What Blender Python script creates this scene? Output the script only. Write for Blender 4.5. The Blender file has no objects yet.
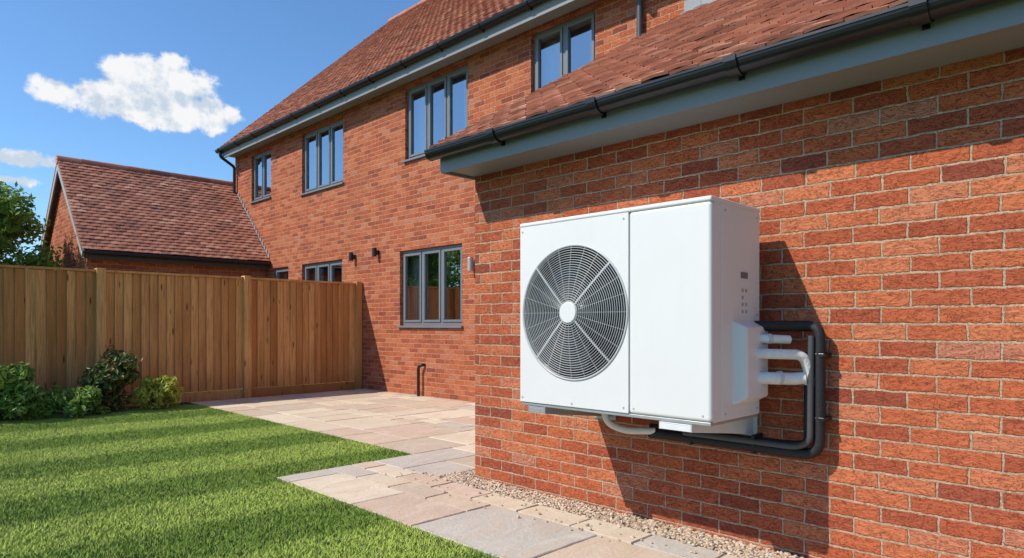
import bpy, math, random
import numpy as np
from mathutils import Vector, Matrix
random.seed(7); rng=np.random.default_rng(7)
scene=bpy.context.scene
scene.view_settings.view_transform='Standard'
try: scene.view_settings.look='None'
except Exception: pass
scene.view_settings.exposure=0
H=1.15

# ------------------------------------------------------------------ helpers
def link(o): scene.collection.objects.link(o); return o
def empty(name,loc=(0,0,0)):
    e=bpy.data.objects.new(name,None); e.location=loc; e.empty_display_size=.2; return link(e)
def setparent(o,p):
    if p is not None:
        o.parent=p; o.matrix_parent_inverse=Matrix.Translation(-Vector(p.location))
class MB:
    def __init__(s): s.v=[];s.f=[];s.r=[]
    def add(s,vs,fs,r=0.5):
        b=len(s.v); s.v+= [tuple(p) for p in vs]; s.f+=[tuple(i+b for i in f) for f in fs]; s.r+=[r]*len(fs)
    def box(s,x0,x1,y0,y1,z0,z1,r=0.5):
        s.add([(x0,y0,z0),(x1,y0,z0),(x1,y1,z0),(x0,y1,z0),(x0,y0,z1),(x1,y0,z1),(x1,y1,z1),(x0,y1,z1)],
              [(0,3,2,1),(4,5,6,7),(0,1,5,4),(1,2,6,5),(2,3,7,6),(3,0,4,7)],r)
    def obj(s,name,mat,parent=None,bevel=0,smooth=False,segs=2):
        me=bpy.data.meshes.new(name); me.from_pydata(s.v,[],s.f); me.update()
        a=me.attributes.new('rnd','FLOAT','FACE'); a.data.foreach_set('value',s.r)
        if smooth: me.polygons.foreach_set('use_smooth',[True]*len(me.polygons))
        me.materials.append(mat)
        o=link(bpy.data.objects.new(name,me)); setparent(o,parent)
        if bevel:
            m=o.modifiers.new('b','BEVEL'); m.width=bevel; m.segments=segs; m.limit_method='ANGLE'
        return o
def box(name,x0,x1,y0,y1,z0,z1,mat,parent=None,bevel=0,segs=2):
    m=MB(); m.box(x0,x1,y0,y1,z0,z1); return m.obj(name,mat,parent,bevel,segs=segs)
def npmesh(name,V,F,R,mat,parent=None,smooth=False):
    me=bpy.data.meshes.new(name); 
    me.from_pydata(V.tolist(),[],F if isinstance(F,list) else F.tolist()); me.update()
    a=me.attributes.new('rnd','FLOAT','FACE'); a.data.foreach_set('value',np.asarray(R,dtype=np.float32))
    if smooth: me.polygons.foreach_set('use_smooth',[True]*len(me.polygons))
    me.materials.append(mat)
    o=link(bpy.data.objects.new(name,me)); setparent(o,parent); return o
def fillet(pts,rad,n=6):
    pts=[Vector(p) for p in pts]; out=[pts[0]]
    for i in range(1,len(pts)-1):
        a,b,c=pts[i-1],pts[i],pts[i+1]
        d1=(a-b); d2=(c-b); r=min(rad,d1.length*.49,d2.length*.49)
        p1=b+d1.normalized()*r; p2=b+d2.normalized()*r
        for k in range(n+1):
            t=k/n; out.append(p1*(1-t)**2+b*2*t*(1-t)+p2*t*t)
    out.append(pts[-1]); return out
def pipe(name,pts,r,mat,parent=None,rad=.06,caps=True):
    P=fillet(pts,rad) if len(pts)>2 else [Vector(p) for p in pts]
    cu=bpy.data.curves.new(name,'CURVE'); cu.dimensions='3D'; cu.bevel_depth=r; cu.bevel_resolution=4; cu.use_fill_caps=caps
    s=cu.splines.new('POLY'); s.points.add(len(P)-1)
    for i,p in enumerate(P): s.points[i].co=(p.x,p.y,p.z,1)
    s.use_smooth=True
    cu.materials.append(mat)
    o=link(bpy.data.objects.new(name,cu)); setparent(o,parent); return o
def cyl(m,c,axis,r,h,n=24,r2=None,rnd=.5):
    r2=r if r2 is None else r2
    a=Vector(axis).normalized(); t=a.orthogonal().normalized(); b=a.cross(t); c=Vector(c)
    vs=[];
    for k in range(n):
        q=2*math.pi*k/n; d=t*math.cos(q)+b*math.sin(q)
        vs.append(c+d*r); vs.append(c+a*h+d*r2)
    fs=[(2*k,2*((k+1)%n),2*((k+1)%n)+1,2*k+1) for k in range(n)]
    fs.append(tuple(2*k for k in range(n))[::-1]); fs.append(tuple(2*k+1 for k in range(n)))
    m.add(vs,fs,rnd)

# ------------------------------------------------------------------ node helpers
class NT:
    def __init__(s,tree): s.t=tree; s.n=tree.nodes; s.l=tree.links
    def node(s,typ,**kw):
        n=s.n.new(typ)
        for k,v in kw.items(): setattr(n,k,v)
        return n
    def put(s,sock,val):
        if isinstance(val,bpy.types.NodeSocket): s.l.new(val,sock)
        else: sock.default_value=val
    def math(s,op,a,b=0.0,c=0.0,clamp=False):
        n=s.node('ShaderNodeMath',operation=op,use_clamp=clamp)
        s.put(n.inputs[0],a); s.put(n.inputs[1],b)
        if len(n.inputs)>2: s.put(n.inputs[2],c)
        return n.outputs[0]
    def vmath(s,op,a,b=(0,0,0),out=0):
        n=s.node('ShaderNodeVectorMath',operation=op); s.put(n.inputs[0],a); s.put(n.inputs[1],b); return n.outputs[out]
    def mix(s,f,a,b,blend='MIX'):
        n=s.node('ShaderNodeMix',data_type='RGBA',blend_type=blend); n.clamp_factor=True
        s.put(n.inputs[0],f); s.put(n.inputs[6],a); s.put(n.inputs[7],b); return n.outputs[2]
    def noise(s,vec,scale,detail=4,rough=.55,dist=0):
        n=s.node('ShaderNodeTexNoise'); 
        if vec is not None: s.put(n.inputs['Vector'],vec)
        n.inputs['Scale'].default_value=scale; n.inputs['Detail'].default_value=detail
        n.inputs['Roughness'].default_value=rough; n.inputs['Distortion'].default_value=dist
        return n.outputs[0]
    def ramp(s,f,stops,interp='LINEAR'):
        n=s.node('ShaderNodeValToRGB'); cr=n.color_ramp; cr.interpolation=interp
        while len(cr.elements)<len(stops): cr.elements.new(.5)
        for e,(p,c) in zip(cr.elements,stops):
            e.position=p; e.color=(c,c,c,1) if isinstance(c,(int,float)) else (*c,1)
        s.put(n.inputs[0],f); return n.outputs[0]
    def sstep(s,x,a,b):
        n=s.node('ShaderNodeMapRange',interpolation_type='SMOOTHSTEP'); n.clamp=True
        s.put(n.inputs[0],x); n.inputs[1].default_value=a; n.inputs[2].default_value=b
        n.inputs[3].default_value=0; n.inputs[4].default_value=1; return n.outputs[0]
    def attr(s,name='rnd'):
        n=s.node('ShaderNodeAttribute'); n.attribute_name=name; return n.outputs['Fac']
    def pos(s): return s.node('ShaderNodeNewGeometry').outputs['Position']
    def scalev(s,v,sc): return s.vmath('MULTIPLY',v,sc)
    def bump(s,h,strength=.5,dist=.01):
        n=s.node('ShaderNodeBump'); n.inputs['Strength'].default_value=strength; n.inputs['Distance'].default_value=dist
        s.put(n.inputs['Height'],h); return n.outputs[0]
def newmat(name):
    m=bpy.data.materials.new(name); m.use_nodes=True; t=NT(m.node_tree)
    for n in list(t.n):
        if n.type=='BSDF_PRINCIPLED': p=n
        elif n.type=='OUTPUT_MATERIAL': o=n
    return m,t,p,o
def simple(name,col,rough=.5,metal=0,var=.12,scale=8,bump=0,spec=.5,bscale=60):
    m,t,p,o=newmat(name)
    ps=t.pos(); f=t.noise(ps,scale,3)
    c=t.mix(f,tuple(x*(1-var) for x in col)+(1,),tuple(min(1,x*(1+var)) for x in col)+(1,))
    t.put(p.inputs['Base Color'],c)
    t.put(p.inputs['Roughness'],t.math('ADD',rough-.06,t.math('MULTIPLY',f,.12)))
    p.inputs['Metallic'].default_value=metal; p.inputs['Specular IOR Level'].default_value=spec
    if bump: t.put(p.inputs['Normal'],t.bump(t.noise(ps,bscale,3),bump,.004))
    return m

# ------------------------------------------------------------------ materials
def brick_mat():
    m,t,p,o=newmat('brick')
    g=t.node('ShaderNodeNewGeometry'); ps=g.outputs['Position']
    sp=t.node('ShaderNodeSeparateXYZ'); t.put(sp.inputs[0],ps)
    sn=t.node('ShaderNodeSeparateXYZ'); t.put(sn.inputs[0],g.outputs['True Normal'])
    ny=t.math('GREATER_THAN',t.math('ABSOLUTE',sn.outputs[1]),.5)
    u0=t.math('ADD',t.math('MULTIPLY',sp.outputs[1],t.math('SUBTRACT',1,ny)),t.math('MULTIPLY',sp.outputs[0],ny))
    wn0=t.noise(ps,13,1).node
    sw=t.node('ShaderNodeSeparateXYZ'); t.put(sw.inputs[0],wn0.outputs['Color'])
    wob=t.math('MULTIPLY',t.math('SUBTRACT',sw.outputs[0],.5),.011)
    wob2=t.math('MULTIPLY',t.math('SUBTRACT',sw.outputs[1],.5),.011)
    v=t.math('DIVIDE',t.math('ADD',t.math('ADD',sp.outputs[2],10.02),wob),.075)
    row=t.math('FLOOR',v); fv=t.math('FRACT',v)
    u=t.math('ADD',t.math('DIVIDE',t.math('ADD',t.math('ADD',u0,50.0),wob2),.225),t.math('MULTIPLY',t.math('MODULO',row,2),.5))
    wr=t.node('ShaderNodeTexWhiteNoise',noise_dimensions='1D'); t.put(wr.inputs['W'],row)
    u=t.math('ADD',u,t.math('MULTIPLY',wr.outputs[0],.07))
    col=t.math('FLOOR',u); fu=t.math('FRACT',u)
    du=t.math('MULTIPLY',t.math('MINIMUM',fu,t.math('SUBTRACT',1,fu)),.225)
    dv=t.math('MULTIPLY',t.math('MINIMUM',fv,t.math('SUBTRACT',1,fv)),.075)
    d=t.math('MINIMUM',du,dv)
    rag=t.math('MULTIPLY',t.math('SUBTRACT',t.noise(ps,55,3,.68),.5),.012)
    d=t.math('ADD',d,rag)
    mask=t.sstep(d,.0036,.0068)
    cv=t.node('ShaderNodeCombineXYZ'); t.put(cv.inputs[0],row); t.put(cv.inputs[1],col)
    wn=t.node('ShaderNodeTexWhiteNoise',noise_dimensions='2D'); t.put(wn.inputs['Vector'],cv.outputs[0])
    wn2=t.node('ShaderNodeTexWhiteNoise',noise_dimensions='3D'); t.put(wn2.inputs['Vector'],t.vmath('ADD',cv.outputs[0],(3.3,1.7,8)))
    base=t.ramp(wn.outputs[0],[(0,(.26,.062,.036)),(.06,(.36,.080,.037)),(.35,(.45,.105,.043)),(.65,(.52,.132,.051)),(.88,(.59,.185,.080)),(1,(.50,.20,.12))])
    off=t.vmath('SCALE',wn2.outputs['Color']); off.node.inputs['Scale'].default_value=7
    pb=t.vmath('ADD',ps,off)
    g1=t.noise(t.scalev(pb,(1,1,2.0)),24,4,.68,.5)
    g2=t.noise(pb,150,2,.6)
    cr=t.noise(t.scalev(pb,(1,1,3.0)),15,3,.7,1.5)
    crease=t.math('SUBTRACT',1,t.sstep(t.math('ABSOLUTE',t.math('SUBTRACT',cr,.5)),0.0,.020))
    base=t.mix(t.math('MULTIPLY',t.sstep(g1,.55,.8),.5),base,(.66,.31,.18,1))
    base=t.mix(t.math('MULTIPLY',t.sstep(g1,.48,.28),.65),base,(.22,.055,.032,1))
    base=t.mix(t.math('MULTIPLY',crease,.42),base,(.14,.036,.024,1))
    base=t.mix(t.math('MULTIPLY',g2,.25),base,(.30,.075,.04,1))
    mcol=t.mix(g2,(.38,.24,.15,1),(.64,.45,.31,1))
    c=t.mix(mask,mcol,base)
    big=t.noise(ps,.9,2); c=t.mix(t.math('MULTIPLY',t.sstep(big,.42,.75),.2),c,(.26,.095,.06,1))
    t.put(p.inputs['Base Color'],c)
    p.inputs['Roughness'].default_value=.88; p.inputs['Specular IOR Level'].default_value=.2
    h=t.math('ADD',t.math('MULTIPLY',mask,t.math('ADD',.85,t.math('MULTIPLY',wn2.outputs[0],.3))),t.math('MULTIPLY',g1,.7))
    h=t.math('SUBTRACT',h,t.math('MULTIPLY',crease,.45))
    t.put(p.inputs['Normal'],t.bump(h,1.0,.013))
    return m
BRICK=brick_mat()

def tile_mat(name,cols):
    m,t,p,o=newmat(name); ps=t.pos(); r=t.attr()
    base=t.ramp(r,cols)
    n=t.noise(ps,30,3,.6); base=t.mix(t.math('MULTIPLY',n,.3),base,(.19,.09,.06,1))
    li=t.noise(ps,2.5,3,.6); base=t.mix(t.math('MULTIPLY',t.sstep(li,.55,.75),.3),base,(.38,.27,.2,1))
    t.put(p.inputs['Base Color'],base); p.inputs['Roughness'].default_value=.82; p.inputs['Specular IOR Level'].default_value=.3
    t.put(p.inputs['Normal'],t.bump(n,.35,.005)); return m
TILE=tile_mat('clay_tile',[(0,(.24,.10,.068)),(.2,(.37,.145,.09)),(.75,(.48,.195,.12)),(.93,(.55,.25,.16)),(1,(.62,.34,.23))])

def wood_mat(name,a,b,c):
    m,t,p,o=newmat(name); ps=t.pos(); r=t.attr()
    off=t.node('ShaderNodeCombineXYZ'); t.put(off.inputs[2],t.math('MULTIPLY',r,37)); t.put(off.inputs[0],t.math('MULTIPLY',r,11))
    v=t.vmath('ADD',ps,off.outputs[0])
    n=t.noise(t.scalev(v,(60,60,3)),1,4,.65,.5); n2=t.noise(t.scalev(v,(6,6,.7)),1,3)
    col=t.mix(r,a+(1,),b+(1,)); col=t.mix(t.math('MULTIPLY',t.sstep(n,.4,.75),.75),col,c+(1,))
    col=t.mix(t.math('MULTIPLY',t.sstep(n2,.42,.75),.5),col,tuple(x*.5 for x in a)+(1,))
    kn=t.node('ShaderNodeTexVoronoi'); kn.inputs['Scale'].default_value=1; t.put(kn.inputs['Vector'],t.scalev(v,(9,9,2.2)))
    col=t.mix(t.math('MULTIPLY',t.math('SUBTRACT',1,t.sstep(kn.outputs['Distance'],.06,.16)),.8),col,(.07,.03,.012,1))
    spz=t.node('ShaderNodeSeparateXYZ'); t.put(spz.inputs[0],ps)
    lowmask=t.math('SUBTRACT',1,t.sstep(t.math('ADD',spz.outputs[2],t.math('MULTIPLY',n2,.4)),.2,.75))
    col=t.mix(t.math('MULTIPLY',lowmask,.35),col,(.17,.085,.04,1))  # wood colour gets darker towards the bottom, with a noisy edge
    t.put(p.inputs['Base Color'],col); p.inputs['Roughness'].default_value=.8; p.inputs['Specular IOR Level'].default_value=.15
    t.put(p.inputs['Normal'],t.bump(n,.5,.005)); return m
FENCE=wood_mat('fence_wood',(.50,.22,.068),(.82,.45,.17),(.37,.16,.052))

def stone_mat():
    m,t,p,o=newmat('sandstone'); ps=t.pos(); r=t.attr()
    base=t.ramp(r,[(0,(.52,.41,.31)),(.2,(.64,.52,.38)),(.4,(.60,.45,.33)),(.55,(.50,.45,.39)),(.7,(.70,.58,.43)),(.85,(.58,.42,.32)),(1,(.44,.38,.32))],'CONSTANT')
    off=t.node('ShaderNodeCombineXYZ'); t.put(off.inputs[0],t.math('MULTIPLY',r,31)); t.put(off.inputs[1],t.math('MULTIPLY',r,17))
    v=t.vmath('ADD',ps,off.outputs[0])
    n=t.noise(t.scalev(v,(1,2.3,1)),3.2,5,.6,1.2); n2=t.noise(v,40,4,.65)
    base=t.mix(t.math('MULTIPLY',t.sstep(n,.47,.7),.5),base,(.56,.40,.25,1))
    base=t.mix(t.math('MULTIPLY',t.sstep(n,.5,.25),.4),base,(.72,.64,.52,1))
    base=t.mix(t.math('MULTIPLY',n2,.3),base,(.42,.35,.28,1))
    st=t.noise(ps,1.3,3,.6); base=t.mix(t.math('MULTIPLY',t.sstep(st,.5,.75),.25),base,(.33,.28,.22,1))
    t.put(p.inputs['Base Color'],base); p.inputs['Roughness'].default_value=.85; p.inputs['Specular IOR Level'].default_value=.2
    t.put(p.inputs['Normal'],t.bump(t.math('ADD',t.math('MULTIPLY',n,1.5),t.math('MULTIPLY',n2,.5)),.6,.012)); return m
STONE=stone_mat()
JOINT=simple('paving_joint',(.25,.205,.16),.95,0,.3,60,.5)
SOIL=simple('soil',(.055,.035,.022),.95,0,.4,25,1.0,bscale=40)
def gravel_mat():
    m,t,p,o=newmat('gravel'); ps=t.pos(); r=t.attr()
    c=t.ramp(r,[(0,(.28,.21,.15)),(.3,(.54,.40,.27)),(.6,(.66,.54,.4)),(.8,(.50,.30,.18)),(1,(.74,.66,.56))])
    c=t.mix(t.math('MULTIPLY',t.noise(ps,200,2),.4),c,(.3,.24,.18,1))
    t.put(p.inputs['Base Color'],c); p.inputs['Roughness'].default_value=.75; return m
GRAVEL=gravel_mat()

def grass_mat(name,blade):
    m,t,p,o=newmat(name); g=t.node('ShaderNodeNewGeometry'); ps=g.outputs['Position']
    sp=t.node('ShaderNodeSeparateXYZ'); t.put(sp.inputs[0],ps)
    n=t.noise(ps,2.6,4,.6)
    wob=t.math('MULTIPLY',t.math('SUBTRACT',n,.5),.3)
    ph=t.math('SINE',t.math('MULTIPLY',t.math('ADD',t.math('ADD',sp.outputs[1],t.math('MULTIPLY',sp.outputs[0],.08)),wob),2*math.pi/1.35))
    stripe=t.sstep(ph,-.45,.45)
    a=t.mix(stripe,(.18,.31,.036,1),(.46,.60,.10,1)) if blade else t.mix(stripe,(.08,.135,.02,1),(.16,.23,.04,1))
    a=t.mix(t.math('MULTIPLY',t.sstep(n,.5,.8),.3),a,(.46,.52,.12,1) if blade else (.17,.20,.04,1))
    n3=t.noise(ps,9.0,3,.6); a=t.mix(t.math('MULTIPLY',t.sstep(n3,.5,.8),.4),a,(.16,.28,.035,1))
    if blade:
        r=t.attr(); a=t.mix(t.math('MULTIPLY',t.sstep(r,.6,1),.4),a,(.56,.62,.17,1))
        a=t.mix(t.math('MULTIPLY',t.sstep(r,.08,.0),.8),a,(.60,.5,.25,1))
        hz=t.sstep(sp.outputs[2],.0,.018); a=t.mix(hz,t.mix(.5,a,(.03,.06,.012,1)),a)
    t.put(p.inputs['Base Color'],a); p.inputs['Roughness'].default_value=.6; p.inputs['Specular IOR Level'].default_value=.15
    if blade:
        nn=t.vmath('NORMALIZE',t.vmath('ADD',t.vmath('MULTIPLY',g.outputs['Normal'],(.45,.45,.45)),(0,0,.8)))
        t.put(p.inputs['Normal'],nn)
    else: t.put(p.inputs['Normal'],t.bump(t.noise(ps,120,3),1,.02))
    return m
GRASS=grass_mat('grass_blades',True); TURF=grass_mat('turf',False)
def leaf_mat(name,stops,trans=.35):
    m,t,p,o=newmat(name); r=t.attr(); ps=t.pos()
    a=t.ramp(r,stops); a=t.mix(t.math('MULTIPLY',t.noise(ps,5,2),.25),a,(.03,.07,.015,1))
    t.put(p.inputs['Base Color'],a); p.inputs['Roughness'].default_value=.45; p.inputs['Specular IOR Level'].default_value=.35
    tr=t.node('ShaderNodeBsdfTranslucent'); t.put(tr.inputs[0],a)
    mx=t.node('ShaderNodeMixShader'); mx.inputs[0].default_value=trans
    t.l.new(p.outputs[0],mx.inputs[1]); t.l.new(tr.outputs[0],mx.inputs[2]); t.l.new(mx.outputs[0],o.inputs[0]); return m
LEAF=leaf_mat('tree_leaves',[(0,(.11,.22,.04)),(.5,(.22,.37,.07)),(1,(.38,.50,.12))],.5)
LEAFY=leaf_mat('yellow_leaves',[(0,(.30,.38,.05)),(.5,(.58,.58,.09)),(.85,(.75,.66,.12)),(1,(.8,.66,.16))])
LEAFR=leaf_mat('dark_leaves',[(0,(.04,.07,.02)),(.5,(.10,.17,.045)),(.80,(.20,.24,.06)),(1,(.60,.10,.09))])
LEAFG=leaf_mat('shrub_leaves',[(0,(.09,.18,.03)),(.5,(.22,.38,.07)),(1,(.42,.54,.14))])
BARK=simple('bark',(.12,.085,.06),.9,0,.4,20,.8)

FRAME=simple('grey_frame',(.15,.168,.185),.4,0,.08,3)
FASCIA=simple('grey_fascia',(.20,.213,.218),.5,0,.08,3)
SOFFIT=simple('grey_soffit',(.23,.245,.25),.6,0,.08,3)
BLACK=simple('black_plastic',(.008,.008,.010),.34,0,.2,6)
RUBBER=simple('black_foam_insulation',(.010,.010,.012),.65,0,.3,15,.5,bscale=90)
GREYPIPE=simple('grey_conduit',(.06,.062,.066),.45,0,.2,10,.2)
LEAD=simple('lead',(.24,.25,.27),.6,0,.25,8,.3)
BARGE=simple('barge_board',(.34,.34,.34),.55,0,.1,4)
DARKB=simple('dark_board',(.05,.05,.052),.5,0,.1,4)
STEEL=simple('galvanised_steel',(.42,.43,.43),.4,.5,.15,20)
BRKT=simple('painted_bracket',(.66,.66,.65),.45,0,.1,12)
WIRE=simple('grille_wire',(.44,.445,.445),.35,.0,.1,6)
INNER=simple('dark_interior',(.012,.013,.015),.6,0,.2,6)
BLADE=simple('fan_blade',(.025,.027,.03),.4,0,.15,6)
LABELK=simple('label_grey',(.34,.34,.34),.5,0,.1,10)
def paint():
    m,t,p,o=newmat('white_powder_coat'); ps=t.pos()
    f=t.noise(ps,2.2,3); c=t.mix(f,(.645,.63,.61,1),(.71,.695,.675,1))
    st=t.noise(t.scalev(ps,(22,22,1.2)),1,4,.6)
    c=t.mix(t.math('MULTIPLY',t.sstep(st,.55,.85),.12),c,(.45,.43,.39,1))
    t.put(p.inputs['Base Color'],c)
    t.put(p.inputs['Roughness'],t.math('ADD',.30,t.math('MULTIPLY',t.noise(ps,12,3),.12)))
    t.put(p.inputs['Normal'],t.bump(t.noise(ps,420,1),.08,.001)); return m
PAINT=paint()
def whitewrap():
    m,t,p,o=newmat('white_pipe_wrap'); ps=t.pos()
    t.put(p.inputs['Base Color'],t.mix(t.noise(ps,30,4),(.60,.59,.56,1),(.8,.79,.77,1))); p.inputs['Roughness'].default_value=.5
    t.put(p.inputs['Normal'],t.bump(t.noise(ps,38,3,.6,1.5),.6,.008)); return m
WRAP=whitewrap()
def glass():
    m,t,p,o=newmat('window_glass')
    t.n.remove(p)
    fr=t.node('ShaderNodeFresnel'); fr.inputs[0].default_value=1.5
    f=t.math('ADD',t.math('MULTIPLY',fr.outputs[0],1.6),.30,clamp=True)
    n=t.bump(t.noise(t.pos(),1.3,1),.12,.02)
    gl=t.node('ShaderNodeBsdfGlossy'); gl.inputs['Roughness'].default_value=.015; gl.inputs['Color'].default_value=(.88,.94,1,1); t.put(gl.inputs['Normal'],n)
    tr=t.node('ShaderNodeBsdfTransparent'); tr.inputs[0].default_value=(.72,.78,.78,1)
    mx=t.node('ShaderNodeMixShader'); t.put(mx.inputs[0],f); t.l.new(tr.outputs[0],mx.inputs[1]); t.l.new(gl.outputs[0],mx.inputs[2])
    t.l.new(mx.outputs[0],o.inputs[0]); return m
GLASS=glass()
ROOM=simple('room_wall',(.22,.21,.2),.9,0,.1,2)
CURT=simple('curtain',(.66,.66,.63),.9,0,.06,6)

# ------------------------------------------------------------------ house
house=empty('brick_house',(6.43,8,0))
XM=6.43; XN=3.30; YC=3.71
def wall_openings(name,X,y0,y1,z0,z1,ops,parent,depth=.11):
    ys=sorted(set([y0,y1]+[o[0] for o in ops]+[o[1] for o in ops])); zs=sorted(set([z0,z1]+[o[2] for o in ops]+[o[3] for o in ops]))
    m=MB()
    for a,b in zip(ys,ys[1:]):
        for c,d in zip(zs,zs[1:]):
            cy,cz=(a+b)/2,(c+d)/2
            if any(o[0]<cy<o[1] and o[2]<cz<o[3] for o in ops): continue
            m.add([(X,a,c),(X,b,c),(X,b,d),(X,a,d)],[(0,3,2,1)])
    for a,b,c,d in ops:
        D=X+depth
        m.add([(X,a,c),(D,a,c),(D,a,d),(X,a,d)],[(0,1,2,3)]); m.add([(X,b,c),(D,b,c),(D,b,d),(X,b,d)],[(3,2,1,0)])
        m.add([(X,a,d),(D,a,d),(D,b,d),(X,b,d)],[(0,1,2,3)]); m.add([(X,a,c),(D,a,c),(D,b,c),(X,b,c)],[(3,2,1,0)])
    return m.obj(name,BRICK,parent)
wins=[(13.87,14.85,3.93,4.99,2),(10.88,12.47,3.78,4.99,3),(7.39,8.95,3.84,5.02,3),(5.03,6.11,3.84,5.04,2),
      (7.52,9.10,1.14,2.37,3),(10.92,12.47,1.14,2.37,3),(13.06,13.77,1.14,2.37,1)]
wall_openings('main_wall',XM,-4,15.75,-.1,5.22,[w[:4] for w in wins],house)
m=MB(); m.add([(XM,15.75,-.1),(15.3,15.75,-.1),(15.3,15.75,5.2),(10.9,15.75,9.6),(XM,15.75,5.2)],[(0,1,2,3,4)])
m.add([(15.3,15.75,-.1),(15.3,-4,-.1),(15.3,-4,5.2),(15.3,15.75,5.2)],[(0,1,2,3)])
m.add([(XM,-4,-.1),(15.3,-4,-.1),(15.3,-4,5.2),(10.9,-4,9.6),(XM,-4,5.2)],[(4,3,2,1,0)])
m.obj('gable_wall',BRICK,house)

def window(idx,X,y0,y1,z0,z1,n,parent):
    fx0,fx1=X+.055,X+.115; fw=.05
    m=MB()
    m.box(fx0,fx1,y0,y1,z0,z0+fw); m.box(fx0,fx1,y0,y1,z1-fw,z1)
    m.box(fx0,fx1,y0,y0+fw,z0+fw,z1-fw); m.box(fx0,fx1,y1-fw,y1,z0+fw,z1-fw)
    w=(y1-y0-2*fw); edges=[y0+fw+w*k/n for k in range(n+1)]
    for k in range(1,n): m.box(fx0+.002,fx1-.002,edges[k]-.025,edges[k]+.025,z0+fw,z1-fw)
    m.obj(f'window_{idx}_frame',FRAME,parent,bevel=.004)
    s=MB(); g=MB()
    for k in range(n):
        a=edges[k]+(.025 if k else 0)+.003; b=edges[k+1]-(.025 if k<n-1 else 0)-.003; c=z0+fw+.003; d=z1-fw-.003; sw=.038
        q0,q1=fx0-.012,fx1-.012
        s.box(q0,q1,a,b,c,c+sw); s.box(q0,q1,a,b,d-sw,d); s.box(q0,q1,a,a+sw,c+sw,d-sw); s.box(q0,q1,b-sw,b,c+sw,d-sw)
        gx=q0+.03; tl=random.uniform(-.004,.004)
        g.add([(gx+tl,a+sw,c+sw),(gx-tl,b-sw,c+sw),(gx-tl,b-sw,d-sw),(gx+tl,a+sw,d-sw)],[(0,3,2,1)])
    s.obj(f'window_{idx}_sashes',FRAME,parent,bevel=.004)
    g.obj(f'window_{idx}_glass',GLASS,parent)
    box(f'window_{idx}_sill',X-.045,fx0-.001,y0-.03,y1+.03,z0-.035,z0-.002,FRAME,parent,bevel=.005)
    r=MB(); rx=X+1.6; Y0,Y1,Z0,Z1=y0-.25,y1+.25,z0-.5,z1+.12; wx=X+.12
    r.add([(rx,Y0,Z0),(rx,Y1,Z0),(rx,Y1,Z1),(rx,Y0,Z1)],[(0,3,2,1)])
    r.add([(wx,Y0,Z0),(rx,Y0,Z0),(rx,Y0,Z1),(wx,Y0,Z1)],[(3,2,1,0)]); r.add([(wx,Y1,Z0),(rx,Y1,Z0),(rx,Y1,Z1),(wx,Y1,Z1)],[(0,1,2,3)])
    r.add([(wx,Y0,Z0),(rx,Y0,Z0),(rx,Y1,Z0),(wx,Y1,Z0)],[(0,1,2,3)]); r.add([(wx,Y0,Z1),(rx,Y0,Z1),(rx,Y1,Z1),(wx,Y1,Z1)],[(3,2,1,0)])
    r.obj(f'window_{idx}_room',ROOM,parent)
    for side in (0,1):
        cw=.26*(y1-y0)*(.7+.6*random.random()); N=28; V=[];F=[]
        ya=y0-.05 if side==0 else y1+.05-cw
        for k in range(N+1):
            yy=ya+cw*k/N; xx=X+.24+.022*math.sin(k*1.5)+.008*math.sin(k*.6)
            V+=[(xx,yy,Z0+.1),(xx,yy,Z1-.02)]
        F=[(2*k,2*k+2,2*k+3,2*k+1) for k in range(N)]
        mm=MB(); mm.add(V,F); mm.obj(f'window_{idx}_curtain_{side}',CURT,parent,smooth=True)
for i,w in enumerate(wins): window(i+1,XM,*w[:4],w[4],house)

def tiles(name,O,A,U,length,slen,parent,mat=TILE,tw=.166,gauge=.1,th=.015):
    O=Vector(O);A=Vector(A).normalized();U=Vector(U).normalized();N=A.cross(U)
    if N.z<0: N=-N
    m=MB(); rows=int(slen/gauge)+1; cols=int(length/tw)+2
    for r in range(rows):
        s0=r*gauge; off=(r%2)*tw*.5+random.uniform(-.004,.004)
        for c in range(-1,cols):
            a0=c*tw+off+.003; a1=a0+tw-.006
            a0=max(a0,0);a1=min(a1,length)
            if a1-a0<.02: continue
            lift=random.uniform(0,.008)+(.006 if random.random()<.05 else 0); j=random.uniform(-.005,.005); j2=j+random.uniform(-.003,.003)
            e=min(slen+.03,s0+.165)
            n0=.022+lift; n1=.003
            P=[]
            for nn in (0,th):
                am=(a0+a1)/2
                P+=[O+A*a0+U*(s0+j)+N*(n0+nn-.002), O+A*am+U*(s0+(j+j2)/2)+N*(n0+nn+.003), O+A*a1+U*(s0+j2)+N*(n0+nn-.002),
                    O+A*a1+U*e+N*(n1+nn), O+A*am+U*e+N*(n1+nn+.003), O+A*a0+U*e+N*(n1+nn)]
            m.add(P,[(6,7,10,11),(7,8,9,10),(0,1,7,6),(1,2,8,7),(0,6,11,5),(2,3,9,8)],random.random())
    return m.obj(name,mat,parent)
def slab(name,O,A,U,length,slen,parent,mat,t=.05):
    O=Vector(O);A=Vector(A).normalized();U=Vector(U).normalized();N=A.cross(U)
    if N.z<0:N=-N
    P=[O,O+A*length,O+A*length+U*slen,O+U*slen]; P=[p-N*.001 for p in P]+[p-N*t for p in P]
    m=MB(); m.add(P,[(0,1,2,3),(7,6,5,4),(0,4,5,1),(1,5,6,2),(2,6,7,3),(3,7,4,0)]); return m.obj(name,mat,parent)
sl=math.atan2(9.8-5.24,10.9-6.08); Um=(math.cos(sl),0,math.sin(sl)); SL=(10.9-6.08)/math.cos(sl)
YL=15.86
tiles('main_roof_tiles',(6.08,-1,5.24),(0,1,0),Um,YL+1,SL,house)
slab('main_roof_deck',(6.10,-4,5.25),(0,1,0),Um,YL+4-.01,SL-.02,house,DARKB)
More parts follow.
